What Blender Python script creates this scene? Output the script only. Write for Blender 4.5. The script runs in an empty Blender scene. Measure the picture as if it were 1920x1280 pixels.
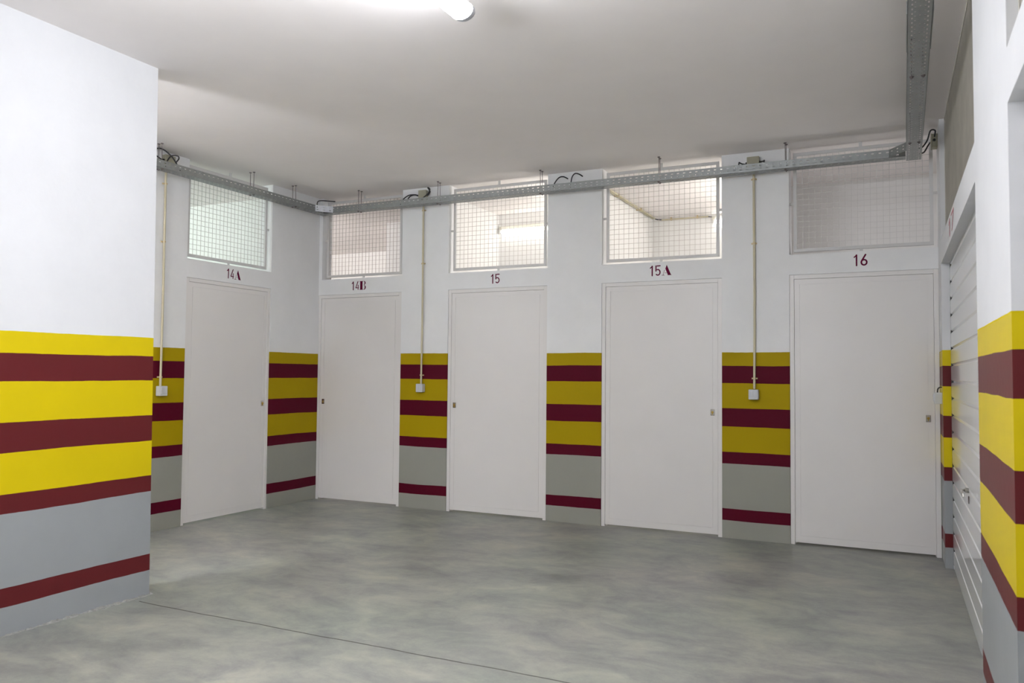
import bpy, bmesh, math, random
from mathutils import Vector, Matrix
random.seed(7)
S = bpy.context.scene
COL = S.collection

# ------------------------------------------------------------------ camera
cd = bpy.data.cameras.new('camera')
cam = bpy.data.objects.new('camera', cd)
COL.objects.link(cam)
S.camera = cam
CX, CY, CZ = 5.4735, -6.6558, 1.297
yaw, pitch, roll = 0.4520, 0.0408, 0.0091
F = Vector((-math.sin(yaw)*math.cos(pitch), math.cos(yaw)*math.cos(pitch), math.sin(pitch)))
R0 = Vector((math.cos(yaw), math.sin(yaw), 0)); U0 = R0.cross(F)
R1 = R0*math.cos(roll) + U0*math.sin(roll); U1 = -R0*math.sin(roll) + U0*math.cos(roll)
m = Matrix((R1, U1, -F)).transposed().to_4x4(); m.translation = (CX, CY, CZ)
cam.matrix_world = m
cd.sensor_fit = 'HORIZONTAL'; cd.sensor_width = 36.0; cd.lens = 1513.9/1920*36.0
cd.clip_start = 0.02; cd.clip_end = 100
cd.dof.use_dof = True; cd.dof.focus_distance = 7.6; cd.dof.aperture_fstop = 6.0

# ------------------------------------------------------------------ world and exposure
w = bpy.data.worlds.new('world'); S.world = w; w.use_nodes = True
w.node_tree.nodes['Background'].inputs[0].default_value = (0.8, 0.85, 0.9, 1)
w.node_tree.nodes['Background'].inputs[1].default_value = 0.02
S.view_settings.view_transform = 'Standard'; S.view_settings.look = 'None'
S.view_settings.gamma = 1; S.view_settings.use_curve_mapping = False
S.view_settings.exposure = 0.12
LAMP_MAIN = 60.0      # radiance of the hall's ceiling luminaires
LAMP_WARM = 6.0      # storage rooms 15 and 15A
LAMP_WARM2 = 9.0    # storage room 15A
FILL_SIDE = 46.0      # added unseen second tubes in rooms 15 and 15A, to even out their brightness
LAMP_A = 88.0         # storage room 14A
LAMP_B = 262.0         # storage room 14B
FILL_X = 96.0         # added unseen fill: crosswise luminaire above the viewer
FILL_BACK = 10.0      # added unseen fill: luminaire further back in the hall
FILL_H = 128.0         # added unseen fill: luminaire in the passage behind the near left wall
FILL_C = 10.0         # added fill: crosswise luminaire just outside the top of the view
FILL_D = 16.0          # added hidden tube that brightens the unlit storage room 16

# ------------------------------------------------------------------ dimensions (metres)
H = 3.11
DT = 2.10             # top of the door openings
OB = 2.26             # bottom of the ventilation openings
WT = 0.15             # wall thickness
XL = [(0.040, 1.0275), (1.560, 2.5896), (3.1074, 4.1422), (4.6674, 5.7091)]
YA = (-1.7189, -0.7027)
XD = [(0.0, 1.0275)] + XL[1:]       # door openings; the first one starts right in the corner
STR = [0.1346, 0.2297, 0.5872, 0.6868, 0.888, 1.0337, 1.2355, 1.3824, 1.4869]
def xw(y, z=0): return 5.7133 - 0.0103*y - 0.0022*z      # face of the right-hand wall
def xs(z): return 1.5099 - 0.014*z                        # face of the near left wall
YP, Y1, Y2, Y3, Y4 = -0.3323, -2.9333, -3.9675, -6.57, -7.6
LB, LT = 2.0926, 2.2534

# ------------------------------------------------------------------ materials
MATS = {}
def nt(name):
    m = bpy.data.materials.new(name); m.use_nodes = True
    t = m.node_tree; b = t.nodes['Principled BSDF']; MATS[name] = m
    return m, t, b
def lnk(t, a, b): t.links.new(a, b)
def noise(t, scale, detail=4, rough=0.55, vec=None, dim='3D'):
    n = t.nodes.new('ShaderNodeTexNoise'); n.inputs['Scale'].default_value = scale
    n.inputs['Detail'].default_value = detail; n.inputs['Roughness'].default_value = rough
    if vec is not None: lnk(t, vec, n.inputs['Vector'])
    return n
def ramp(t, fac, stops, interp='LINEAR'):
    r = t.nodes.new('ShaderNodeValToRGB'); r.color_ramp.interpolation = interp
    e = r.color_ramp.elements
    e[0].position = stops[0][0]; e[0].color = (*stops[0][1], 1)
    e[1].position = stops[1][0]; e[1].color = (*stops[1][1], 1)
    for p, c in stops[2:]:
        k = e.new(p); k.color = (*c, 1)
    lnk(t, fac, r.inputs[0]); return r
def math_(t, op, a, b=None):
    n = t.nodes.new('ShaderNodeMath'); n.operation = op
    for i, v in enumerate((a, b)):
        if v is None: continue
        if isinstance(v, (int, float)): n.inputs[i].default_value = v
        else: lnk(t, v, n.inputs[i])
    return n.outputs[0]
def pos(t): return t.nodes.new('ShaderNodeNewGeometry').outputs['Position']
def bump(t, b, h, strength, dist):
    n = t.nodes.new('ShaderNodeBump'); n.inputs['Strength'].default_value = strength
    n.inputs['Distance'].default_value = dist; lnk(t, h, n.inputs['Height']); lnk(t, n.outputs[0], b.inputs['Normal'])
def plain(name, col, rough=0.5, metal=0.0, var=0.04, nscale=6.0, bmp=0.0, bscale=80, coat=0):
    m, t, b = nt(name)
    n = noise(t, nscale, 4, 0.6, pos(t))
    lo = tuple(c*(1-var) for c in col); hi = tuple(min(1, c*(1+var)) for c in col)
    r = ramp(t, n.outputs[0], [(0.3, lo), (0.7, hi)])
    lnk(t, r.outputs[0], b.inputs['Base Color'])
    b.inputs['Roughness'].default_value = rough; b.inputs['Metallic'].default_value = metal
    if coat: b.inputs['Coat Weight'].default_value = coat
    if bmp:
        n2 = noise(t, bscale, 5, 0.6, pos(t)); bump(t, b, n2.outputs[0], bmp, 0.003)
    return m
WHITE = (0.87, 0.87, 0.87)
def striped(name, maroon, yellow, grey, rough=0.35, spec=0.5, white=WHITE):
    m, t, b = nt(name); b.inputs['Specular IOR Level'].default_value = spec
    p = pos(t); sx = t.nodes.new('ShaderNodeSeparateXYZ'); lnk(t, p, sx.inputs[0])
    n1 = noise(t, 1.3, 2, 0.5, p); n2 = noise(t, 14, 4, 0.6, p)
    z = math_(t, 'ADD', sx.outputs[2], math_(t, 'MULTIPLY', math_(t, 'SUBTRACT', n1.outputs[0], 0.5), 0.020))
    z = math_(t, 'ADD', z, math_(t, 'MULTIPLY', math_(t, 'SUBTRACT', n2.outputs[0], 0.5), 0.004))
    z = math_(t, 'DIVIDE', z, 2.0)
    cols = [grey, maroon, grey, maroon, yellow, maroon, yellow, maroon, yellow, white]
    st = [(0.0, cols[0])] + [(s/2.0, c) for s, c in zip(STR, cols[1:])]
    r = ramp(t, z, st, 'CONSTANT')
    # uneven brush coverage and scuffs
    n3 = noise(t, 3.2, 6, 0.65, p)
    mul = ramp(t, n3.outputs[0], [(0.25, (0.96, 0.96, 0.96)), (0.75, (1.025, 1.025, 1.025))])
    mx = t.nodes.new('ShaderNodeMix'); mx.data_type = 'RGBA'; mx.blend_type = 'MULTIPLY'; mx.inputs[0].default_value = 1
    lnk(t, r.outputs[0], mx.inputs[6]); lnk(t, mul.outputs[0], mx.inputs[7])
    lnk(t, mx.outputs[2], b.inputs['Base Color'])
    # enamel below, matte emulsion above
    ab = math_(t, 'GREATER_THAN', z, STR[-1]/2.0)
    lnk(t, math_(t, 'ADD', math_(t, 'MULTIPLY', ab, 0.85-rough), rough), b.inputs['Roughness'])
    n4 = noise(t, 22, 5, 0.55, p); bump(t, b, n4.outputs[0], 0.16, 0.006)
    return m
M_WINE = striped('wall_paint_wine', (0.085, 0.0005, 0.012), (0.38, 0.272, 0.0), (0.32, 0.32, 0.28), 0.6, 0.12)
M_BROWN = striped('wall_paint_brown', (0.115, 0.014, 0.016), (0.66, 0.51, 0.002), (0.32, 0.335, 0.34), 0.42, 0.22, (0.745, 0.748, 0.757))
M_INT = plain('plaster_interior', (0.86, 0.85, 0.835), 0.9, var=0.02, bmp=0.1)
M_CEIL = plain('plaster_ceiling', (0.91, 0.865, 0.845), 0.9, var=0.035, nscale=0.9, bmp=0.25, bscale=5)
M_DOOR = plain('door_enamel', (0.80, 0.775, 0.755), 0.38, var=0.015, nscale=2, bmp=0.05, bscale=4)
M_FRAME = plain('grille_paint', (0.66, 0.65, 0.64), 0.5, var=0.02)
M_WIRE = plain('wire_paint', (0.52, 0.48, 0.46), 0.5, var=0.05, nscale=30)
M_GALV = plain('galvanised_steel', (0.33, 0.345, 0.34), 0.42, 0.75, var=0.10, nscale=25)
M_GALV_LIT = plain('lit_galvanised_steel', (0.66, 0.68, 0.73), 0.5, 0.35, var=0.05, nscale=25)  # lighter copy of the tray steel: light on the corner plate put into the colour
M_ROD = plain('zinc_rod', (0.20, 0.17, 0.17), 0.5, 0.6, var=0.1, nscale=40)
M_PVC = plain('beige_pvc', (0.62, 0.56, 0.40), 0.5, var=0.03, nscale=10)
M_PVCB = plain('olive_beige_pvc', (0.40, 0.38, 0.28), 0.55, var=0.04, nscale=10)
M_BEIGE = plain('pale_beige_enamel', (0.66, 0.64, 0.56), 0.5, var=0.02)
M_CLAMP = plain('clamp_plastic', (0.62, 0.50, 0.30), 0.5)
M_SWITCH = plain('grey_plastic', (0.60, 0.61, 0.64), 0.4, var=0.02)
M_BLACK = plain('black_rubber', (0.012, 0.012, 0.015), 0.45, var=0.2)
M_CHROME = plain('chrome', (0.62, 0.60, 0.57), 0.22, 1.0, var=0.03)
M_BRASS = plain('brass', (0.42, 0.28, 0.07), 0.3, 1.0, var=0.1, nscale=60)
M_DARK = plain('painted_gap_shade', (0.02, 0.02, 0.02), 0.7)
M_PAINT = plain('maroon_stencil_paint', (0.115, 0.001, 0.028), 0.6, var=0.25, nscale=60)
MATS['maroon_stencil_paint'].node_tree.nodes['Principled BSDF'].inputs['Specular IOR Level'].default_value = 0.1
M_PAINT2 = plain('faded_stencil_paint', (0.42, 0.11, 0.15), 0.6, var=0.2, nscale=40)
M_GDOOR = plain('garage_door_enamel', (0.82, 0.82, 0.83), 0.16, var=0.01, nscale=2, coat=0.4)
M_EXP = plain('expanded_metal', (0.50, 0.47, 0.41), 0.55, 0.0, var=0.1)
M_HOUSE = plain('lamp_housing', (0.78, 0.78, 0.77), 0.4, var=0.01)
M_CAP = plain('lamp_end_cap', (0.50, 0.50, 0.54), 0.5, var=0.01)
M_JOINT = plain('floor_joint_dirt', (0.10, 0.095, 0.085), 0.9, var=0.3, nscale=20)
M_MORTAR = plain('mortar_crumbs', (0.27, 0.27, 0.25), 0.9, var=0.2, nscale=40)
def emit(name, col, s):
    m, t, b = nt(name)
    b.inputs['Base Color'].default_value = (0.8, 0.8, 0.8, 1)
    b.inputs['Emission Color'].default_value = (*col, 1); b.inputs['Emission Strength'].default_value = s
    b.inputs['Roughness'].default_value = 0.4
    return m
E_MAIN = emit('diffuser_glow', (0.955, 0.985, 1.06), LAMP_MAIN)
E_X = emit('added_glow_cross', (0.955, 0.985, 1.06), FILL_X)
E_H = emit('added_glow_passage', (0.955, 0.985, 1.06), FILL_H)
E_C = emit('added_glow_ceiling', (0.955, 0.985, 1.06), FILL_C)
E_BACK = emit('added_glow_back', (0.955, 0.985, 1.06), FILL_BACK)
E_D = emit('added_glow_dim', (1.0, 0.96, 0.95), FILL_D)
E_WARM = emit('tube_glow_warm', (1.0, 0.97, 0.91), LAMP_WARM)
E_WARM2 = emit('tube_glow_warm_far', (1.0, 0.97, 0.915), LAMP_WARM2)
E_SIDE = emit('added_glow_side', (1.0, 0.97, 0.915), FILL_SIDE)
E_A = emit('tube_glow_green', (0.87, 1.0, 0.95), LAMP_A)
E_B = emit('tube_glow_neutral', (1.0, 0.95, 0.93), LAMP_B)
# concrete floor
m, t, b = nt('concrete_floor'); M_FLOOR = m
p = pos(t); mp = t.nodes.new('ShaderNodeMapping'); lnk(t, p, mp.inputs[0]); mp.inputs['Scale'].default_value = (1, 1.5, 1); mp.inputs['Rotation'].default_value = (0, 0, 0.35)
wv = noise(t, 1.1, 3, 0.5, mp.outputs[0])
va = t.nodes.new('ShaderNodeVectorMath'); va.operation = 'MULTIPLY_ADD'
lnk(t, wv.outputs['Color'], va.inputs[0]); va.inputs[1].default_value = (0.9, 0.9, 0.9); lnk(t, mp.outputs[0], va.inputs[2])
n1 = noise(t, 2.3, 10, 0.66, va.outputs[0]); n2 = noise(t, 9, 8, 0.72, p); n3 = noise(t, 90, 3, 0.6, p)
f = math_(t, 'ADD', math_(t, 'MULTIPLY', n1.outputs[0], 0.72), math_(t, 'MULTIPLY', n2.outputs[0], 0.2))
f = math_(t, 'ADD', f, math_(t, 'MULTIPLY', n3.outputs[0], 0.08))
r = ramp(t, f, [(0.36, (0.175, 0.182, 0.182)), (0.65, (0.395, 0.395, 0.335)), (0.50, (0.275, 0.282, 0.26))])
hue = noise(t, 0.8, 3, 0.5, p)
hr = ramp(t, hue.outputs[0], [(0.35, (1.03, 0.99, 0.98)), (0.65, (0.97, 1.0, 0.94))])
mx = t.nodes.new('ShaderNodeMix'); mx.data_type = 'RGBA'; mx.blend_type = 'MULTIPLY'; mx.inputs[0].default_value = 1
lnk(t, r.outputs[0], mx.inputs[6]); lnk(t, hr.outputs[0], mx.inputs[7])
lnk(t, mx.outputs[2], b.inputs['Base Color'])
rr = t.nodes.new('ShaderNodeMapRange'); lnk(t, n1.outputs[0], rr.inputs[0]); rr.inputs[3].default_value = 0.34; rr.inputs[4].default_value = 0.6
lnk(t, rr.outputs[0], b.inputs['Roughness'])
bump(t, b, f, 0.25, 0.01)

# ------------------------------------------------------------------ mesh builder
class MB:
    def __init__(s): s.v = []; s.f = []; s.sm = []
    def add(s, vs, fs, smooth=False):
        o = len(s.v); s.v += [Vector(x) for x in vs]
        s.f += [tuple(i+o for i in q) for q in fs]; s.sm += [smooth]*len(fs)
    def box(s, x0, x1, y0, y1, z0, z1):
        s.hexa([(x0,y0,z0),(x1,y0,z0),(x1,y1,z0),(x0,y1,z0),(x0,y0,z1),(x1,y0,z1),(x1,y1,z1),(x0,y1,z1)])
    def hexa(s, vs):
        s.add(vs, [(0,3,2,1),(4,5,6,7),(0,1,5,4),(1,2,6,5),(2,3,7,6),(3,0,4,7)])
    def bbox(s, x0, x1, y0, y1, z0, z1, b=0.003):
        """box with chamfered edges"""
        bm = bmesh.new(); bmesh.ops.create_cube(bm, size=1)
        for v in bm.verts: v.co = ((x0+x1)/2+v.co.x*(x1-x0), (y0+y1)/2+v.co.y*(y1-y0), (z0+z1)/2+v.co.z*(z1-z0))
        bmesh.ops.bevel(bm, geom=bm.edges[:], offset=b, segments=2, affect='EDGES', profile=0.5)
        bm.verts.index_update()
        s.add([v.co.copy() for v in bm.verts], [tuple(v.index for v in f.verts) for f in bm.faces]); bm.free()
    def cyl(s, a, b, r, n=10, r2=None, cap=True):
        a, b = Vector(a), Vector(b); d = (b-a).normalized(); r2 = r if r2 is None else r2
        u = d.orthogonal().normalized(); w_ = d.cross(u)
        vs = []
        for p_, q in ((a, r), (b, r2)):
            vs += [p_ + (u*math.cos(2*math.pi*i/n) + w_*math.sin(2*math.pi*i/n))*q for i in range(n)]
        s.add(vs, [(i, (i+1) % n, n+(i+1) % n, n+i) for i in range(n)], True)
        if cap: s.add(vs, [tuple(range(n-1, -1, -1)), tuple(range(n, 2*n))])
    def tube(s, pts, r, n=8, sub=4):
        P = [Vector(p_) for p_ in pts]
        if sub > 1 and len(P) > 2:                      # Catmull-Rom
            Q = []; E_ = [P[0]*2-P[1]] + P + [P[-1]*2-P[-2]]
            for i in range(1, len(E_)-2):
                for k in range(sub):
                    u = k/sub; p0, p1, p2, p3 = E_[i-1:i+3]
                    Q.append(0.5*((2*p1)+(p2-p0)*u+(2*p0-5*p1+4*p2-p3)*u*u+(3*p1-p0-3*p2+p3)*u**3))
            Q.append(P[-1]); P = Q
        vs = []; up = None
        for i, q in enumerate(P):
            d = (P[min(i+1, len(P)-1)]-P[max(i-1, 0)]).normalized()
            if up is None: up = d.orthogonal().normalized()
            up = (up - d*up.dot(d)).normalized(); w_ = d.cross(up)
            vs += [q + (up*math.cos(2*math.pi*j/n)+w_*math.sin(2*math.pi*j/n))*r for j in range(n)]
        fs = []
        for i in range(len(P)-1):
            fs += [(i*n+j, i*n+(j+1) % n, (i+1)*n+(j+1) % n, (i+1)*n+j) for j in range(n)]
        s.add(vs, fs, True)
        s.add(vs, [tuple(range(n-1, -1, -1)), tuple(range(len(vs)-n, len(vs)))])
    def build(s, name, mat, parent=None, origin=None, bevel=0):
        me = bpy.data.meshes.new(name)
        if parent is None and origin is None:
            xs_ = [v.x for v in s.v]; ys_ = [v.y for v in s.v]; zs_ = [v.z for v in s.v]
            origin = Vector(((min(xs_)+max(xs_))/2, (min(ys_)+max(ys_))/2, min(zs_)))
        o = Vector(origin) if origin is not None else Vector((0, 0, 0))
        me.from_pydata([v-o for v in s.v], [], s.f)
        me.polygons.foreach_set('use_smooth', s.sm)
        me.materials.append(mat); me.update()
        ob = bpy.data.objects.new(name, me); COL.objects.link(ob); ob.location = o
        if parent is not None: ob.parent = parent
        if bevel:
            bv = ob.modifiers.new('bevel', 'BEVEL'); bv.width = bevel; bv.segments = 2; bv.limit_method = 'ANGLE'
        return ob
def tag(o, label=None, cat=None, group=None, kind=None):
    for k, v in (('label', label), ('category', cat), ('group', group), ('kind', kind)):
        if v: o[k] = v
    return o
def empty(name, loc, rz=0, **k):
    o = bpy.data.objects.new(name, None); COL.objects.link(o); o.location = loc; o.rotation_euler = (0, 0, rz)
    o.empty_display_size = 0.1
    return tag(o, **k)
def struct(name, mb, mat, label, cat='wall', **k): return tag(mb.build(name, mat, **k), label, cat, kind='structure')

# ------------------------------------------------------------------ the setting
b_ = MB(); b_.box(-4, 10, -12, 4.2, -0.15, 0)
fl = struct('floor', b_, M_FLOOR, 'grey mottled polished concrete floor of the garage', 'floor', origin=(0, 0, 0))
b_ = MB()
P = [(1.58, -3.42)] + [(1.58+i*0.1, -3.43 + 0.003*math.sin(i*0.9)+0.002*math.sin(i*2.3)) for i in range(1, 42)]
for (xa, ya), (xb, yb) in zip(P[:-1], P[1:]): b_.hexa([(xa,ya-.004,-.001),(xb,yb-.004,-.001),(xb,yb+.004,-.001),(xa,ya+.004,-.001),(xa,ya-.004,.0006),(xb,yb-.004,.0006),(xb,yb+.004,.0006),(xa,ya+.004,.0006)])
b_.build('floor_joint', M_JOINT, fl)
b_ = MB(); b_.box(-4, 10, -12, 4.2, H, H+0.15)
struct('ceiling', b_, M_CEIL, 'white plastered ceiling over the garage aisle', 'ceiling')

# wall with doors 14B, 15, 15A and 16
b_ = MB()
edges = [0.0] + [e for ab in XL for e in ab] + [5.76]
for i in range(0, len(edges), 2):
    b_.box(edges[i], edges[i+1], 0, WT, OB if i == 0 else 0, H)
for a, c in XD: b_.box(a, c, 0, WT, DT, OB)
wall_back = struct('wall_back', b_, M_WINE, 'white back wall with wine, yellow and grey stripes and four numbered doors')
b_ = MB()
for y0, y1 in ((-12, YA[0]), (YA[1], WT)): b_.box(-WT, 0, y0, y1, 0, H)
b_.box(-WT, 0, YA[0], YA[1], DT, OB)
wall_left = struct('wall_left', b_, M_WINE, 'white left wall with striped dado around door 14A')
# near left wall: it leans by a few centimetres
b_ = MB(); YE = -3.2951
b_.hexa([(1.27, -9, 0), (xs(0), -9, 0), (xs(0), YE, 0), (1.27, YE, 0), (1.27, -9, H), (xs(H), -9, H), (xs(H), YE, H), (1.27, YE, H)])
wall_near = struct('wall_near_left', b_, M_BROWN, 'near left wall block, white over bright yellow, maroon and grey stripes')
# right wall: pier, pillar between the garages, lintels
b_ = MB()
def rblock(y0, y1, z0, z1, x1=6.1):
    b_.hexa([(xw(y0, z0), y0, z0), (x1, y0, z0), (x1, y1, z0), (xw(y1, z0), y1, z0),
             (xw(y0, z1), y0, z1), (x1, y0, z1), (x1, y1, z1), (xw(y1, z1), y1, z1)])
rblock(YP, 0.0, 0, H); rblock(Y2, Y1, 0, H); rblock(Y4, Y3, 0, H); rblock(-12, Y4, 0, H)
rblock(Y1, YP, LB, LT, 5.95); rblock(Y3, Y2, LB, LT, 5.95)
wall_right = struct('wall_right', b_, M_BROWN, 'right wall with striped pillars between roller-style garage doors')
b_ = MB(); b_.box(0, 6.2, -12.1, -12, 0, H)
struct('wall_front', b_, M_INT, 'white end wall of the aisle behind the viewer')

# storage rooms behind the walls
def room(name, label, *boxes):
    q = MB()
    for bx in boxes: q.box(*bx)
    return struct(name, q, M_INT, label)
room('wall_storage_left', 'white inside wall of storage room 14A, facing its mesh opening', (-2.8, -2.7, -2.05, -0.25, 0, H), (-2.7, -WT, -2.05, -1.95, 0, H))
room('wall_partition_left', 'white partition between storage rooms 14A and 14B', (-3.3, -WT, -0.255, 0.0, 0, H))
room('wall_storage_corner', 'white walls of the L-shaped storage room 14B', (-0.13, 1.23, 1.39, 3.25, 0, H), (-3.3, 1.33, 3.25, 3.35, 0, H), (-3.4, -3.3, -0.25, 3.35, 0, H))
room('wall_partition_middle', 'white partition between storage rooms 14B and 15', (1.23, 1.33, WT, 3.25, 0, H))
room('wall_storage_back', 'white end wall of storage room 15 behind its lamp', (1.33, 2.77, 1.51, 1.61, 0, H))
room('wall_partition_right', 'white partition between storage rooms 15 and 15A', (2.77, 2.87, WT, 2.5, 0, H))
room('wall_storage_far', 'white end wall of storage room 15A behind its conduit', (2.87, 4.36, 2.40, 2.5, 0, H))
room('wall_partition_far', 'white partition between storage rooms 15A and 16', (4.36, 4.46, WT, 2.5, 0, H))
room('wall_storage_right', 'dim white walls of the unlit storage room 16', (4.46, 6.2, 1.35, 1.45, 0, H), (6.1, 6.2, 0, 1.35, 0, H))
room('wall_garage_interior', 'white inside walls of the two garages behind the right wall', (6.1, 9.3, -0.1, 0, 0, H), (9.2, 9.3, -7.2, -0.1, 0, H), (6.1, 9.2, -3.5, -3.4, 0, H), (6.1, 9.2, -7.2, -7.1, 0, H))

# mortar crumbs at the foot of the near left wall
b_ = MB()
y = -5.4
while y < YE+0.01:
    r_ = random.uniform(0.003, 0.011)*(1.0 if y > -3.9 else 0.5)
    x = xs(0)+random.uniform(-0.004, 0.012); L = random.uniform(0.01, 0.035)
    b_.add([(x-.02, y-L, 0), (x+r_*1.6, y-L*.5, 0), (x+r_*1.9, y+L*.6, 0), (x-.02, y+L, 0), (x-.02, y-L*.6, r_*1.3), (x+r_*.5, y, r_), (x-.02, y+L*.7, r_*1.2)],
           [(0,1,5,4),(1,2,5),(2,3,6,5),(4,5,6)])
    y += L*0.9
b_.build('mortar_bead', M_MORTAR, wall_near, origin=(0, 0, 0)).location = -wall_near.location

# ------------------------------------------------------------------ storage doors
def make_door(n, loc, rz, W, lock_right, label):
    t_ = empty('door_%d' % n, loc, rz, label=label, cat='door', kind='structure')
    f_ = MB(); fw = 0.034
    for (u0, u1, z0, z1) in ((0.001, fw, 0, DT-0.001), (W-fw, W-0.001, 0, DT-0.001), (fw, W-fw, DT-fw, DT-0.001)):
        f_.box(u0, u1, 0.006, 0.075, z0, z1)
    for (u0, u1, z0, z1) in ((fw, fw+.006, 0, DT-fw), (W-fw-.006, W-fw, 0, DT-fw), (fw, W-fw, DT-fw-.006, DT-fw)):
        f_.box(u0, u1, 0.039, 0.075, z0, z1)
    f_.build('door_frame', M_DOOR, t_, bevel=0.0015)
    g = 0.0018; u0, u1, z0, z1 = fw+g, W-fw-g, 0.017, DT-fw-g; bw = 0.040
    l_ = MB(); l_.box(u0, u1, 0.0140, 0.038, z0, z1)
    l_.box(u0, u0+bw, 0.011, 0.0140, z0, z1); l_.box(u1-bw, u1, 0.011, 0.0140, z0, z1)
    l_.box(u0+bw, u1-bw, 0.011, 0.0140, z0, z0+bw+.012); l_.box(u0+bw, u1-bw, 0.011, 0.0140, z1-bw, z1)
    l_.box(u0+bw+g, u1-bw-g, 0.011, 0.0140, z0+bw+.012+g, z1-bw-g)
    l_.build('door_leaf', M_DOOR, t_)
    uc = u1-bw-0.002 if lock_right else u0+bw+0.002
    k = MB(); k.bbox(uc-.0165, uc+.0165, 0.005, 0.0112, 0.976, 1.028, 0.003)
    for zz in (0.981, 1.023): k.cyl((uc, 0.0055, zz), (uc, 0.0035, zz), 0.003, 8)
    lp = tag(k.build('lock_plate', M_CHROME, t_), 'small chrome lock plate')
    k = MB(); k.cyl((uc, 0.006, 1.004), (uc, -0.001, 1.004), 0.0095, 14); k.box(uc-.003, uc+.003, -.001, 0.004, 0.984, 1.0)
    k.build('lock_cylinder', M_BRASS, lp)
    return t_
NAMES = ['14B', '15', '15A', '16']
make_door(1, (0, YA[0], 0), math.pi/2, YA[1]-YA[0], True, 'off-white metal door under the number 14A on the left wall')
for i, (a, c) in enumerate(XD):
    make_door(i+2, (a, 0, 0), 0, c-a, i in (2, 3), ['off-white metal door under the number 14B, next to the inner corner',
        'off-white metal door under the number 15', 'off-white metal door under the number 15A',
        'widest-looking off-white metal door, under the number 16 beside the right pier'][i])

# ------------------------------------------------------------------ wire mesh grilles over the doors
def make_grille(loc, rz, W, label, mat_wire=M_WIRE):
    t_ = empty('mesh_grille', loc, rz, label=label, cat='grille', group='wire mesh grilles above the storage doors')
    u0, u1, z0, z1 = 0.028, W-0.028, 0.024, 0.815; fw = 0.025; v0, v1 = 0.038, 0.056
    q = MB()
    q.box(u0, u0+fw, v0, v1, z0, z1); q.box(u1-fw, u1, v0, v1, z0, z1)
    q.box(u0+fw, u1-fw, v0, v1, z0, z0+fw); q.box(u0+fw, u1-fw, v0, v1, z1-fw, z1)
    q.build('grille_frame', M_FRAME, t_)
    q = MB(); r_ = 0.0011
    n = 21
    for k in range(1, n):
        u = u0+fw+(u1-u0-2*fw)*k/n
        q.box(u-r_, u+r_, v0+.006, v0+.0095, z0+fw, z1-fw)
    n = 17
    for k in range(1, n):
        z = z0+fw+(z1-z0-2*fw)*k/n
        q.box(u0+fw, u1-fw, v0+.0095, v0+.013, z-r_, z+r_)
    q.build('wire_mesh', mat_wire, t_)
    for (a, c, d, e) in ((0, u0, .40, .42), (u1, W, .40, .42), (W/2-.012, W/2+.012, 0, z0), (W/2-.012, W/2+.012, z1, H-OB)):
        q = MB(); q.box(a, c, v0+.003, v0+.010, d, e); q.build('mounting_tab', M_FRAME, t_)
make_grille((0, YA[0], OB), math.pi/2, YA[1]-YA[0], 'white wire mesh grille lit greenish from behind, above door 14A')
for i, (a, c) in enumerate(XL):
    make_grille((a, 0, OB), 0, c-a, ['white wire mesh grille above door 14B beside the inner corner', 'wire mesh grille above door 15 with a glowing tube lamp behind it',
        'brightly lit wire mesh grille above door 15A with a beige conduit behind', 'wire mesh grille above door 16 in front of a dark room'][i], M_FRAME if i == 3 else M_WIRE)

# ------------------------------------------------------------------ painted numbers
def ell(cx, cy, rx, ry, a0, a1, n=14): return [(cx+rx*math.cos(math.radians(a0+(a1-a0)*i/n)), cy+ry*math.sin(math.radians(a0+(a1-a0)*i/n))) for i in range(n+1)]
GL = {   # strokes: (points, width); polys: filled outlines; advance
 '1': ([([(.20, .03), (.20, .95)], .125), ([(.20, .93), (.02, .76)], .10)], [], .50),
 '5': ([([(.06, .46), (.06, .96)], .12), ([(.17, .95), (.46, .96)], .11), (ell(.24, .33, .21, .27, 110, -135), .115)], [], .60),
 '4': ([([(.33, .97), (.06, .27)], .11), ([(.06, .25), (.26, .25)], .10), ([(.36, .56), (.36, .05)], .10), ([(.36, .25), (.42, .25)], .09)], [], .55),
 '6': ([([(.40, .96), (.10, .42)], .13), (ell(.28, .29, .21, .23, 0, 360, 20), .13)], [], .60),
 '7': ([([(.02, .94), (.46, .94)], .12), ([(.44, .94), (.16, .03)], .12)], [], .55),
 'A': ([([(.27, .52), (.14, .06)], .035), ([(.02, .03), (.26, .03)], .045), ([(.30, .24), (.46, .24)], .03)],
       [[(.48, 1.02), (.35, .66), (.58, .06), (.54, .02), (.96, .02), (.88, .07)]], 1.0),
 'B': ([([(.02, .03), (.50, .03)], .045), ([(.02, .97), (.50, .97)], .045)],
       [[(.09, .0), (.42, .0), (.42, 1), (.09, 1)], [(.54, 1.0)] + ell(.62, .77, .20, .23, 80, -80, 10) + [(.58, .56), (.66, .66), (.67, .86), (.62, .95)],
        [(.54, .53)] + ell(.62, .26, .25, .26, 85, -80, 10) + [(.52, .0), (.68, .12), (.70, .38), (.63, .49)]], .9),
}
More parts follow.
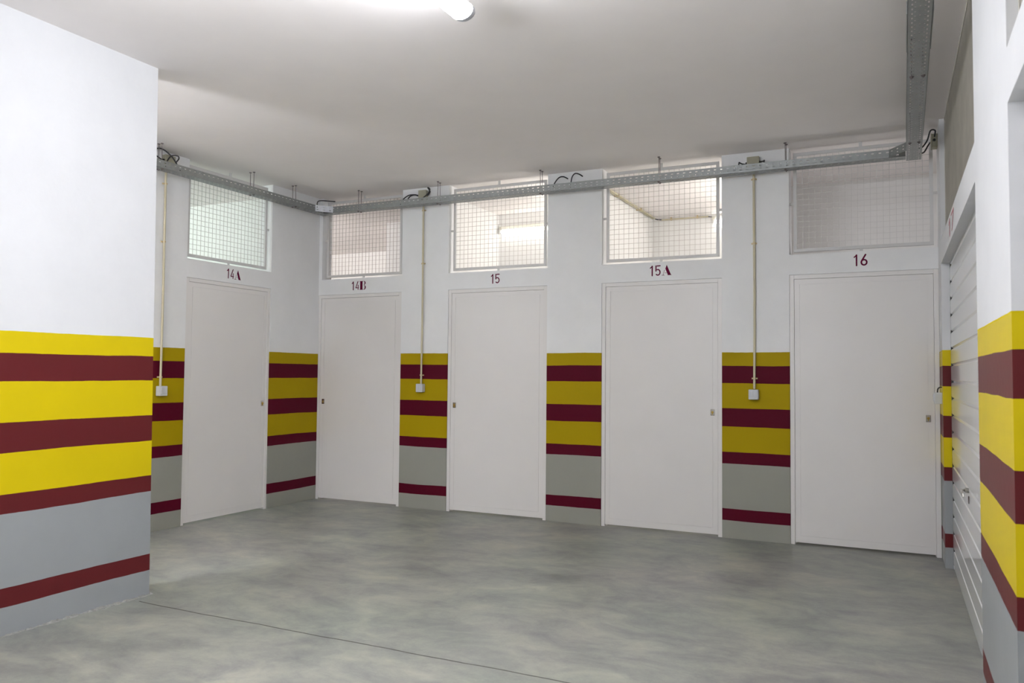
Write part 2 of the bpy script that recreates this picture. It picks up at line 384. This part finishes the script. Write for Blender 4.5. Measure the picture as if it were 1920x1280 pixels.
def number(text, loc, rz, h, label, parent, mat=M_PAINT, sq=1.0, tilt=0.0):
    """thin coat of paint in the local XZ plane, proud of the wall towards local -Y"""
    q = MB(); x = 0
    for ch in text:
        st, po, adv = GL[ch]
        def T(p_, lay=0): return ((x+p_[0]*sq)*h, -0.0006-lay*0.00005, p_[1]*h)
        lay = 0
        for pts, wd in st:
            for (ax, ay), (bx, by) in zip(pts[:-1], pts[1:]):
                dx, dy = bx-ax, by-ay; L = math.hypot(dx, dy) or 1; nx, ny = -dy/L*wd/2, dx/L*wd/2
                lay += 1
                q.add([T((ax+nx, ay+ny), lay), T((bx+nx, by+ny), lay), T((bx-nx, by-ny), lay), T((ax-nx, ay-ny), lay)], [(0, 3, 2, 1)])
            for (ax, ay) in pts:
                lay += 1
                q.add([T((ax+wd/2*.96*math.cos(a*math.pi/6), ay+wd/2*.96*math.sin(a*math.pi/6)), lay) for a in range(12)], [tuple(range(12))])
        for pl in po:
            lay += 1
            q.add([T(p_, lay) for p_ in pl], [tuple(range(len(pl)))])
        x += adv*sq
    o = q.build('painted_number', mat, origin=(0, 0, 0))
    o.matrix_world = Matrix.Translation(loc) @ Matrix.Rotation(rz, 4, 'Z') @ Matrix.Rotation(tilt, 4, 'Y')
    o.parent = parent; o.matrix_parent_inverse = Matrix.Translation(-parent.location)
    o['label'] = label
    return o
number('14B', (0.424, 0, 2.139), 0, 0.088, 'maroon stencilled number 14B', wall_back, sq=1.03)
number('15', (2.020, 0, 2.141), 0, 0.088, 'maroon stencilled number 15', wall_back, sq=1.0)
number('15A', (3.541, 0, 2.142), 0, 0.088, 'maroon stencilled number 15A', wall_back, sq=1.03)
number('16', (5.138, 0, 2.147), 0, 0.088, 'maroon stencilled number 16', wall_back, sq=1.03)
number('14A', (0, -1.270, 2.141), math.pi/2, 0.088, 'maroon stencilled number 14A', wall_left, sq=.98, tilt=0.03)
number('17', (xw(-1.2, 2.15), -1.25, 2.125), -math.pi/2+0.0103, 0.105, 'faded red stencilled number 17', wall_right, M_PAINT2, sq=4.2)

# ------------------------------------------------------------------ perforated cable trays
def perforate(q, M, L, W_, rows, thick=0.0015, u0=0.0):
    """sheet L x W_ in local (u, v) with slots; rows = (v centre, slot length, slot width, pitch, shift)"""
    vs = sorted({0.0, W_} | {r[0]-r[2]/2 for r in rows} | {r[0]+r[2]/2 for r in rows})
    for v0, v1 in zip(vs[:-1], vs[1:]):
        row = next((r for r in rows if abs(r[0]-r[2]/2-v0) < 1e-6), None)
        if row is None: segs = [(0, L)]
        else:
            segs = []; u = 0; k = 0
            while True:
                a = row[4]+row[3]*k+(row[3]-row[1])/2; k += 1
                if a+row[1] > L: break
                if a <= u: continue
                segs.append((u, a)); u = a+row[1]
            segs.append((u, L))
        for a, c in segs:
            C8 = [M @ Vector(p_) for p_ in ((a, v0, 0), (c, v0, 0), (c, v1, 0), (a, v1, 0), (a, v0, thick), (c, v0, thick), (c, v1, thick), (a, v1, thick))]
            q.hexa(C8)
SIDE = [(.019, .018, .007, .05, 0), (.042, .018, .007, .05, 0)]
BOT = [(.024, .034, .010, .05, 0), (.050, .034, .010, .05, .025), (.076, .034, .010, .05, 0)]
TZ = 2.904; TW = 0.10; TH = 0.060
def tray(name, A, B, label, bot=BOT, trim0=(0, 0), trim1=(0, 0), dz=0.0):
    """A, B: centre-line ends (x, y). trims shorten the side flanges (right side, left side) at A and B"""
    A = Vector((A[0], A[1], TZ+dz)); B = Vector((B[0], B[1], TZ+dz)); d = (B-A); L = d.length; d.normalize()
    n = Vector((-d.y, d.x, 0)); Z = Vector((0, 0, 1))
    t_ = empty(name, A, 0, label=label, cat='cable tray', group='perforated cable trays under the ceiling')
    def M(o, u, v, w_): return Matrix((u, v, w_)).transposed().to_4x4() if False else Matrix.Translation(o) @ Matrix((u, v, w_)).transposed().to_4x4()
    O = Vector((0, 0, 0))
    q = MB(); perforate(q, M(O-n*TW/2, d, n, Z), L, TW, bot); q.build('tray_base', M_GALV, t_)
    for s_, (a, c) in ((-1, (trim0[0], trim1[0])), (1, (trim0[1], trim1[1]))):
        q = MB(); perforate(q, M(O+n*s_*TW/2+d*a, d, Z, n*(-s_)), L-a-c, TH, SIDE)
        lo = O+n*s_*TW/2+d*a+Z*(TH-.0015)
        q.hexa([lo+d*x_+n*(-s_)*y_+Z*z_ for z_ in (0, .003) for x_, y_ in ((0, -.001), (L-a-c, -.001), (L-a-c, .006), (0, .006))])
        q.build('tray_side', M_GALV, t_)
    return t_, A, d, n
def rods(t_, A, pts):
    for (x, y) in pts:
        q = MB(); o = Vector((x, y, 0))-Vector((A.x, A.y, 0))
        top = H-A.z; lean = random.uniform(-.004, .004)
        q.cyl(o+Vector((lean, 0, top)), o+Vector((0, 0, -.012)), 0.0028, 6)
        q.cyl(o+Vector((lean, 0, top)), o+Vector((lean, 0, top-.006)), 0.011, 8)
        q.cyl(o+Vector((0, 0, -.007)), o+Vector((0, 0, 0)), 0.008, 6); q.cyl(o+Vector((0, 0, -.0015)), o+Vector((0, 0, 0.0)), 0.013, 10)
        q.build('hanger_rod', M_ROD, t_)
def cornerplate(t_, A, p0, p1, z0, z1, name, mat, nb=3):
    p0, p1 = Vector((*p0, z0)), Vector((*p1, z0)); d = p1-p0; L = d.length; d.normalize(); Z = Vector((0, 0, 1)); n = Z.cross(d)
    q = MB(); Mx = Matrix.Translation(p0-A) @ Matrix((d, Z, n)).transposed().to_4x4()
    h = z1-z0; pt = L/nb
    perforate(q, Mx, L, h, [(h*.32, .018, .007, pt, 0), (h*.70, .018, .007, pt, 0)])
    q.build(name, mat, t_)
TXL = 0.165; TYB = -0.148; TXR = 5.553
tl, Al, dl, nl = tray('cable_tray', (TXL, -3.28), (TXL, TYB+TW/2), 'perforated galvanised cable tray hanging along the left wall above door 14A', trim1=(.22, 0.005))
rods(tl, Al, [(x, y) for y in (-2.16, -1.155, -0.59) for x in (TXL-.02, TXL+.02)])
tb, Ab, db, nb_ = tray('cable_tray', (TXL+TW/2, TYB), (5.50, TYB), 'perforated galvanised cable tray hanging along the back wall across doors 14B to 16', trim0=(.09, -TW+.005), trim1=(.10, 0))
rods(tb, Ab, [(x, y) for x in (0.613, 1.53, 2.59, 3.66, 4.664) for y in (TYB-.022, TYB+.026)])
tr, Ar, dr, nr = tray('cable_tray', (TXR, -0.055), (TXR, -11.6), 'perforated galvanised cable tray running overhead towards the viewer on the right',
    bot=[(.018, .024, .006, .05, 0), (.030, .012, .006, .05, .02), (.050, .012, .006, .10, 0), (.070, .012, .006, .05, .02), (.082, .024, .006, .05, 0)], trim0=(.30, 0.0), dz=0.001)
rods(tr, Ar, [(x, y) for y in (-0.55, -1.9, -3.3) for x in (TXR-.028, TXR+.028)])
cornerplate(tl, Al, (TXL+TW/2-.006, -.345), (TXL+TW/2+.11, TYB-TW/2+.001), TZ-.001, TZ+TH+.002, 'corner_plate', M_GALV_LIT)
cornerplate(tr, Ar, (5.39, TYB-TW/2-.0005), (TXR-TW/2-.001, -.36), TZ, TZ+TH, 'corner_plate', M_GALV)
q = MB(); q.box(TXR-TW/2-.004-Ar.x, TXR-TW/2-.001-Ar.x, -2.75-Ar.y, -2.28-Ar.y, -.0025, TH*.9); q.box(TXR+TW/2+.001-Ar.x, TXR+TW/2+.004-Ar.x, -2.75-Ar.y, -2.28-Ar.y, -.0025, TH*.9)
q.build('splice_plate', M_GALV, tr)

# ------------------------------------------------------------------ conduits, boxes, switches, cables
def conduit(loc, rz, label, z0=1.20, z1=2.985, clamps=(1.283, 2.365, 2.885), bow=0.004):
    t_ = empty('conduit', (loc[0], loc[1], z0), rz, label=label, cat='conduit', group='vertical conduits down to the light switches')
    q = MB(); q.tube([(0, -.016, 0), (bow, -.016, (z1-z0)*.35), (bow*.4, -.016, (z1-z0)*.7), (0, -.016, z1-z0)], 0.0095, 10)
    q.build('conduit_pipe', M_PVC, t_)
    for z in clamps:
        q = MB(); q.cyl((bow*.5, -.016, z-z0-.006), (bow*.5, -.016, z-z0+.006), .013, 10); q.box(-.022, .022, -.008, 0, z-z0-.006, z-z0+.006)
        q.build('clamp', M_CLAMP, t_)
def lswitch(loc, rz, label):
    t_ = empty('light_switch', loc, rz, label=label, cat='light switch', group='surface-mounted light switches')
    q = MB(); q.bbox(-.0375, .0375, -.052, 0, -.04, .04, .005); q.build('switch_box', M_SWITCH, t_)
    q = MB(); q.bbox(-.028, -.001, -.057, -.050, -.022, .030, .002); q.bbox(.001, .028, -.057, -.050, -.022, .030, .002); q.build('rocker', M_SWITCH, t_)
def jbox(loc, rz, label, w_=.09, h=.09, d=.045):
    t_ = empty('junction_box', loc, rz, label=label, cat='junction box', group='junction boxes above the cable trays')
    q = MB(); q.bbox(-w_/2, w_/2, -d*.8, 0, -h/2, h/2, .004); q.build('box_body', M_PVCB, t_)
    q = MB(); q.bbox(-w_/2-.002, w_/2+.002, -d, -d*.8, -h/2-.002, h/2+.002, .003); q.build('box_lid', M_PVCB, t_)
    for s_ in (-1, 1):
        q = MB(); q.cyl((s_*w_/2, -d/2, 0), (s_*(w_/2+.014), -d/2, 0), .011, 10, .008); q.build('cable_gland', M_BLACK, t_)
def cable(pts, label, r_=.0055, sub=5):
    q = MB(); q.tube(pts, r_, 8, sub); return tag(q.build('electric_cable', M_BLACK), label, 'cable', 'black cables into the cable trays')
HP = math.pi/2
conduit((0, -1.975), HP, 'beige conduit down the left wall beside the near wall block', z0=1.17, clamps=(1.25, 2.36, 2.84))
lswitch((0, -1.968, 1.137), HP, 'grey light switch on the left wall beside door 14A')
conduit((1.278, 0), 0, 'beige conduit between doors 14B and 15')
lswitch((1.277, 0, 1.159), 0, 'grey light switch between doors 14B and 15')
conduit((4.400, 0), 0, 'beige conduit between doors 15A and 16')
lswitch((4.397, 0, 1.155), 0, 'grey light switch between doors 15A and 16')
lswitch((xw(-.19), -.19, 1.157), -HP, 'grey light switch on the side of the right pier beside door 16')
jbox((0, -1.955, 3.03), HP, 'beige junction box on the left wall above the cable tray', .10, .09)
jbox((1.278, 0, 3.035), 0, 'beige junction box above the cable tray between doors 14B and 15', .085, .085)
jbox((4.398, 0, 3.018), 0, 'olive beige junction box above the cable tray between doors 15A and 16', .092, .085)
jbox((xw(-.12, 3), -.12, 3.01), -HP, 'grey-beige junction box high on the right pier beside the overhead tray', .09, .095)
cable([(0.022, -2.03, 3.03), (.03, -2.09, 3.05), (.05, -2.11, 3.09), (.07, -2.06, 3.10), (.10, -1.99, 3.05), (.13, -1.95, 2.97), (.14, -1.93, 2.925)], 'black cable looping left of the left wall junction box')
cable([(0.022, -1.88, 3.04), (.03, -1.86, 3.075), (.06, -1.90, 3.085), (.10, -2.0, 3.055), (.13, -2.07, 2.98), (.14, -2.08, 2.925)], 'black cable crossing in front of the left wall junction box')
cable([(1.222, -.022, 3.035), (1.18, -.03, 3.045), (1.13, -.06, 3.035), (1.09, -.10, 2.985), (1.08, -.13, 2.925)], 'black cable arching left out of the junction box beside grille 14B')
cable([(1.222, -.022, 3.03), (1.19, -.04, 3.04), (1.165, -.08, 3.02), (1.155, -.12, 2.97), (1.15, -.14, 2.925)], 'shorter black cable left of the junction box beside grille 14B')
cable([(1.334, -.022, 3.035), (1.36, -.03, 3.06), (1.345, -.05, 3.095), (1.385, -.075, 3.07), (1.375, -.10, 3.02), (1.33, -.13, 2.97), (1.30, -.14, 2.925)], 'black cable curling right of the junction box beside grille 15')
cable([(2.925, 0.005, 3.058), (2.90, -.03, 3.075), (2.875, -.06, 3.075), (2.86, -.09, 3.04), (2.86, -.12, 2.975), (2.862, -.14, 2.925)], 'right one of two black cable hooks between grilles 15 and 15A')
cable([(2.785, 0.005, 3.05), (2.755, -.03, 3.065), (2.725, -.06, 3.055), (2.70, -.09, 3.01), (2.69, -.12, 2.96), (2.69, -.14, 2.925)], 'left one of two black cable hooks between grilles 15 and 15A')
cable([(4.338, -.022, 3.01), (4.315, -.035, 3.012), (4.304, -.07, 3.012), (4.302, -.11, 3.008), (4.302, -.125, 2.97), (4.302, -.13, 2.925)], 'angular black cable left of the junction box beside grille 15A', sub=2)
cable([(4.458, -.022, 3.02), (4.48, -.035, 3.018), (4.492, -.08, 3.012), (4.494, -.11, 3.0), (4.495, -.125, 2.96), (4.495, -.13, 2.925)], 'angular black cable right of the junction box beside grille 16', sub=2)
cable([(.17, .03, 3.075), (.12, -.02, 3.075), (.07, -.08, 3.072), (.045, -.10, 3.055), (.05, -.11, 3.0), (.10, -.16, 2.96), (.14, -.19, 2.925)], 'black cable bent over the corner of the cable trays', sub=3, r_=.0055)
cable([(xw(-.07, 3)-.022, -.056, 3.02), (5.69, -.02, 3.01), (5.67, -.04, 3.03), (5.65, -.08, 3.0), (5.62, -.12, 2.94), (5.59, -.16, 2.925)], 'upper black cable from the right pier junction box to the overhead tray')
cable([(xw(-.2, 3)-.022, -.186, 3.03), (5.69, -.23, 3.06), (5.66, -.24, 3.06), (5.64, -.22, 3.0), (5.61, -.24, 2.95), (5.585, -.28, 2.93)], 'lower black cable from the right pier junction box to the overhead tray')
cable([(xw(-.19)-.03, -.19, 1.197), (xw(-.19)-.027, -.195, 1.222), (xw(-.19)-.012, -.20, 1.235), (xw(-.19)+.002, -.205, 1.232)], 'short black cable looping from the pier switch into the wall', .0045)

# ------------------------------------------------------------------ sectional garage doors
def gdoor(n, ya, yb, label, handle=True):
    """ya > yb: far and near jamb"""
    t_ = empty('door_%d' % n, (xw(ya)+.048, ya, 0), 0, label=label, cat='garage door', kind='structure')
    ang = -0.0103; L = ya-yb
    t_.rotation_euler = (0, 0, -HP + math.atan(-0.0103)*-1*0 + 0.0103*1)   # local x runs towards the viewer, local y into the garage
    notch = []; q = MB(); pit = 0.1135; z = 0.035; g = .018
    q.box(0.006, L-.006, 0.004, .035, 0.004, z)
    while z < LB+.05:
        z1_ = min(z+pit-g, LB+.06)
        vs = [(.012, 0, z), (L-.012, 0, z), (L-.012, 0, z1_), (.012, 0, z1_), (.012, .035, z), (L-.012, .035, z), (L-.012, .035, z1_), (.012, .035, z1_)]
        q.hexa([vs[i] for i in (0, 1, 5, 4, 3, 2, 6, 7)])
        q.hexa([(.012, .0, z1_), (L-.012, .0, z1_), (L-.012, .035, z1_), (.012, .035, z1_), (.03, .010, z1_+g*.5), (L-.03, .010, z1_+g*.5), (L-.03, .035, z1_+g*.5), (.03, .035, z1_+g*.5)])
        q.hexa([(.03, .010, z1_+g*.5), (L-.03, .010, z1_+g*.5), (L-.03, .035, z1_+g*.5), (.03, .035, z1_+g*.5), (.012, .0, z1_+g), (L-.012, .0, z1_+g), (L-.012, .035, z1_+g), (.012, .035, z1_+g)])
        notch.append((z1_-.003, z1_+g+.003)); z += pit
    q.build('door_panel', M_GDOOR, t_)
    q = MB(); q.box(0, .010, .002, .06, 0, LB+.04); q.box(L-.010, L, .002, .06, 0, LB+.04); q.build('side_frame', M_GDOOR, t_)
    q = MB(); q.box(.0102, .0118, -.0004, .05, 0.03, LB+.04)  # shade in the edge gap and groove-end notches put in as black boxes
    for za, zb in notch[:-1]: q.box(.012, .085, -.0006, .02, za, zb)
    q.build('painted_gap_shade_strip', M_DARK, t_)
    if handle:
        u = 1.35
        q = MB(); q.cyl((u, 0, .70), (u, -.018, .70), .014, 12); q.tube([(u, -.016, .70), (u+.01, -.030, .70), (u+.04, -.034, .70), (u+.075, -.032, .695), (u+.085, -.030, .675)], .0075, 8)
        h = q.build('door_handle', M_CHROME, t_)
        q = MB(); q.bbox(u-.012, u+.012, -.004, .001, .63, .67, .002); q.build('key_plate', M_ROD, t_)
gdoor(6, YP, Y1, 'glossy white ribbed garage door under the number 17 on the right wall')
gdoor(7, Y2, Y3, 'glossy white ribbed garage door beyond the near right pillar', False)

# expanded metal above the garage lintels
def expanded(ya, yb, label):
    t_ = empty('expanded_metal_screen', (xw(ya, 2.6)+.035, ya, LT), -HP+0.0103, label=label, cat='screen', group='expanded metal screens above the garage doors')
    L = ya-yb; h = H-LT; cw, ch = .034, .018; r_ = .0032
    q = MB()
    slope = ch/cw
    for sgn in (1, -1):
        k = -int(h/ch)-1 if sgn == 1 else 0
        kmax = int(L/cw)+1 if sgn == 1 else int(L/cw+h/ch)+1
        while k <= kmax:
            # line u = k*cw + sgn*z/slope
            pts = []
            za, zb = 0.0, h
            ua, ub = k*cw, k*cw+sgn*h/slope
            if sgn == 1:
                if ua < 0: za = -ua*slope; ua = 0
                if ub > L: zb = (L-k*cw)*slope; ub = L
            else:
                if ua > L: za = (ua-L)*slope; ua = L
                if ub < 0: zb = k*cw*slope; ub = 0
            if zb > za+1e-4:
                o = 0.0 if sgn == 1 else .0012
                q.hexa([(ua, o, za-r_), (ub, o, zb-r_), (ub, o+.0012, zb-r_), (ua, o+.0012, za-r_), (ua, o, za+r_), (ub, o, zb+r_), (ub, o+.0012, zb+r_), (ua, o+.0012, za+r_)])
            k += 1
    q.build('metal_mesh', M_EXP, t_)
    q = MB(); q.box(0, L, -.004, .012, h-.02, h); q.box(0, .02, -.004, .012, 0, h); q.box(L-.02, L, -.004, .012, 0, h); q.box(0, L, -.003, .012, 0, .012)
    q.build('screen_frame', M_EXP, t_)
    q = MB(); q.cyl((0, .06, h-.14), (L, .06, h-.14), .012, 8); q.build('door_shaft', M_ROD, t_)
expanded(YP-.001, Y1+.001, 'olive grey expanded metal screen above garage door 17')
expanded(Y2-.001, Y3+.001, 'expanded metal screen at the top right edge, above the nearer garage door')

# ------------------------------------------------------------------ lamps
def luminaire(x, y0, y1, z, label, mat):
    """wrap-around luminaire hung a little below the ceiling, seen end-on from below"""
    t_ = empty('ceiling_light', (x, y0, z), 0, label=label, cat='ceiling light')
    L = y0-y1; hw, hh = .056, .040; n = 20
    def ring(yy, s_): return [(hw*s_*math.cos(2*math.pi*i/n), yy, hh*s_*math.sin(2*math.pi*i/n)) for i in range(n)]
    def loft(rings):
        vs = [v for r_ in rings for v in r_]
        return vs, [(a*n+i, a*n+(i+1) % n, (a+1)*n+(i+1) % n, (a+1)*n+i) for a in range(len(rings)-1) for i in range(n)]
    q = MB(); vs, fs = loft([ring(-.035, 1), ring(-L+.035, 1)]); q.add(vs, fs, True); q.build('diffuser', mat, t_)
    for e, d in ((-.035, 1), (-L+.035, -1)):
        q = MB(); vs, fs = loft([ring(e-d*.002, 1.03), ring(e+d*.018, 1.03), ring(e+d*.032, .93), ring(e+d*.036, .80)])
        q.add(vs, fs, True); q.add(vs[-n:], [tuple(range(n))]); q.build('end_cap', M_CAP, t_)
    q = MB(); q.bbox(-.018, .018, -L+.01, -.004, hh-.004, hh+.014, .002); q.build('lamp_housing', M_CAP, t_)
    for e in (-.25, -L+.25):
        q = MB(); q.cyl((0, e, hh+.01), (0, e, H-z), .004, 8); q.cyl((0, e, H-z-.02), (0, e, H-z), .022, 12); q.build('hanger_rod', M_HOUSE, t_)
luminaire(3.655, -3.435, -4.705, 2.970, 'glowing white ceiling light at the top edge of the view', E_MAIN)
def pendant(x, y, z, ln, rz, mat, label):
    """added fill light out of view: translucent tube hung from the ceiling on two rods"""
    t_ = empty('added_pendant_light', (x, y, z), rz, label=label, cat='pendant light', group='added tube pendants hung from the ceiling out of view')
    q = MB(); q.cyl((0, 0, 0), (0, -ln, 0), .045, 16); q.build('diffuser', mat, t_)
    for e in (0, -ln):
        q = MB(); q.cyl((0, e-.02, 0), (0, e+.02, 0), .05, 16); q.build('end_cap', M_HOUSE, t_)
    for e in (-.02, -ln+.02):
        q = MB(); q.cyl((0, e, .04), (0, e, H-z), .004, 6); q.cyl((0, e, H-z-.02), (0, e, H-z), .02, 10); q.build('hanger_rod', M_ROD, t_)
pendant(0.72, -4.30, 2.00, 1.27, 0, E_H, 'added unseen tube pendant in the passage behind the near left wall')
pendant(4.20, -5.70, 2.20, 1.27, -HP, E_X, 'added unseen tube pendant hung crosswise above the viewer')
pendant(4.60, -4.60, 2.95, 2.4, -HP, E_C, 'added unseen long tube luminaire close under the ceiling, crosswise above the aisle')
pendant(3.50, -9.60, 2.50, 1.27, -HP, E_BACK, 'added unseen tube pendant hung crosswise near the end wall')
def batten(name, p0, p1, below, mat, label, depth):
    """wall or ceiling batten lamp with a bare tube; p0-p1 along the housing centre"""
    p0, p1 = Vector(p0), Vector(p1); d = (p1-p0).normalized(); L = (p1-p0).length
    t_ = empty('tube_light', p0, 0, label=label, cat='tube light', group='bare tube lights in the storage rooms')
    n_ = Vector(depth); Z = Vector((0, 0, 1)); q = MB()
    def bx(a, c, v0, v1, z0, z1):
        q.hexa([d*a+n_*v0+Z*z0, d*c+n_*v0+Z*z0, d*c+n_*v1+Z*z0, d*a+n_*v1+Z*z0, d*a+n_*v0+Z*z1, d*c+n_*v0+Z*z1, d*c+n_*v1+Z*z1, d*a+n_*v1+Z*z1])
    bx(0, L, 0, .035, -.02, .02); q.build('lamp_housing', M_BEIGE if mat in (E_WARM, E_WARM2) else M_HOUSE, t_)
    for a in (.03, L-.03):
        q = MB(); bx(a-.012, a+.012, .015, .06, -.055, -.018); q.build('tube_holder', M_HOUSE, t_)
    q = MB(); q.cyl(d*.042+n_*.045-Z*below, d*(L-.042)+n_*.045-Z*below, .021, 12); q.build('tube', mat, t_)
batten('x', (1.345, 1.51, 2.950), (2.62, 1.51, 2.962), .045, E_WARM, 'glowing tube lamp on the end wall seen through the grille above door 15', (0, -1, 0))
batten('x', (3.56, 2.40, 3.060), (4.34, 2.40, 3.060), .045, E_WARM2, 'partly hidden glowing tube lamp behind the right side of grille 15A', (0, -1, 0))
batten('x', (-2.3, -1.95, 2.85), (-1.1, -1.95, 2.85), .045, E_A, 'tube lamp lighting storage room 14A from its side wall', (0, 1, 0))
batten('x', (-2.6, 0.0, 2.80), (-1.4, 0.0, 2.80), .045, E_B, 'tube lamp lighting storage room 14B from its side wall', (0, 1, 0))
batten('x', (5.70, .15, 2.20), (4.70, .15, 2.20), .0, E_D, 'added unseen tube lamp on the inner side of the lintel over door 16', (0, 1, 0))
batten('x', (2.77, 1.3, 2.75), (2.77, .3, 2.75), .045, E_SIDE, 'second tube lamp on the right side wall of storage room 15', (-1, 0, 0))
batten('x', (4.36, 1.9, 2.75), (4.36, .5, 2.75), .045, E_SIDE, 'added unseen second tube lamp on the right side wall of storage room 15A', (-1, 0, 0))
# conduit on the ceiling of room 15A
t_ = empty('ceiling_conduit', (2.895, 0.3, H-.012), label='beige conduit with a bend along the ceiling behind grille 15A', cat='conduit')
for dx in (0, .024):
    q = MB(); q.cyl((dx, 0, 0), (dx, 2.02, 0), .009, 8); q.build('conduit_pipe', M_PVC, t_)
q = MB(); q.cyl((.09, 2.085, -.012), (.62, 2.085, -.012), .009, 8); q.build('conduit_pipe', M_PVC, t_)
q = MB(); q.tube([(.02, 2.03, 0), (.04, 2.07, -.006), (.10, 2.085, -.012)], .006, 8); q.build('cable_link', M_BLACK, t_)
q = MB(); q.tube([(.61, 2.085, -.012), (.66, 2.085, -.018), (.70, 2.09, -.02)], .005, 8); q.build('cable_link', M_BLACK, t_)
for (x, y) in ((.012, .7), (.012, 1.45), (.2, 2.085), (.5, 2.085)):
    q = MB()
    if y < 2: q.box(x-.03, x+.03, y-.006, y+.006, -.014, .010)
    else: q.box(x-.006, x+.006, y-.014, y+.014, -.026, .010)
    q.build('clamp', M_CLAMP, t_)
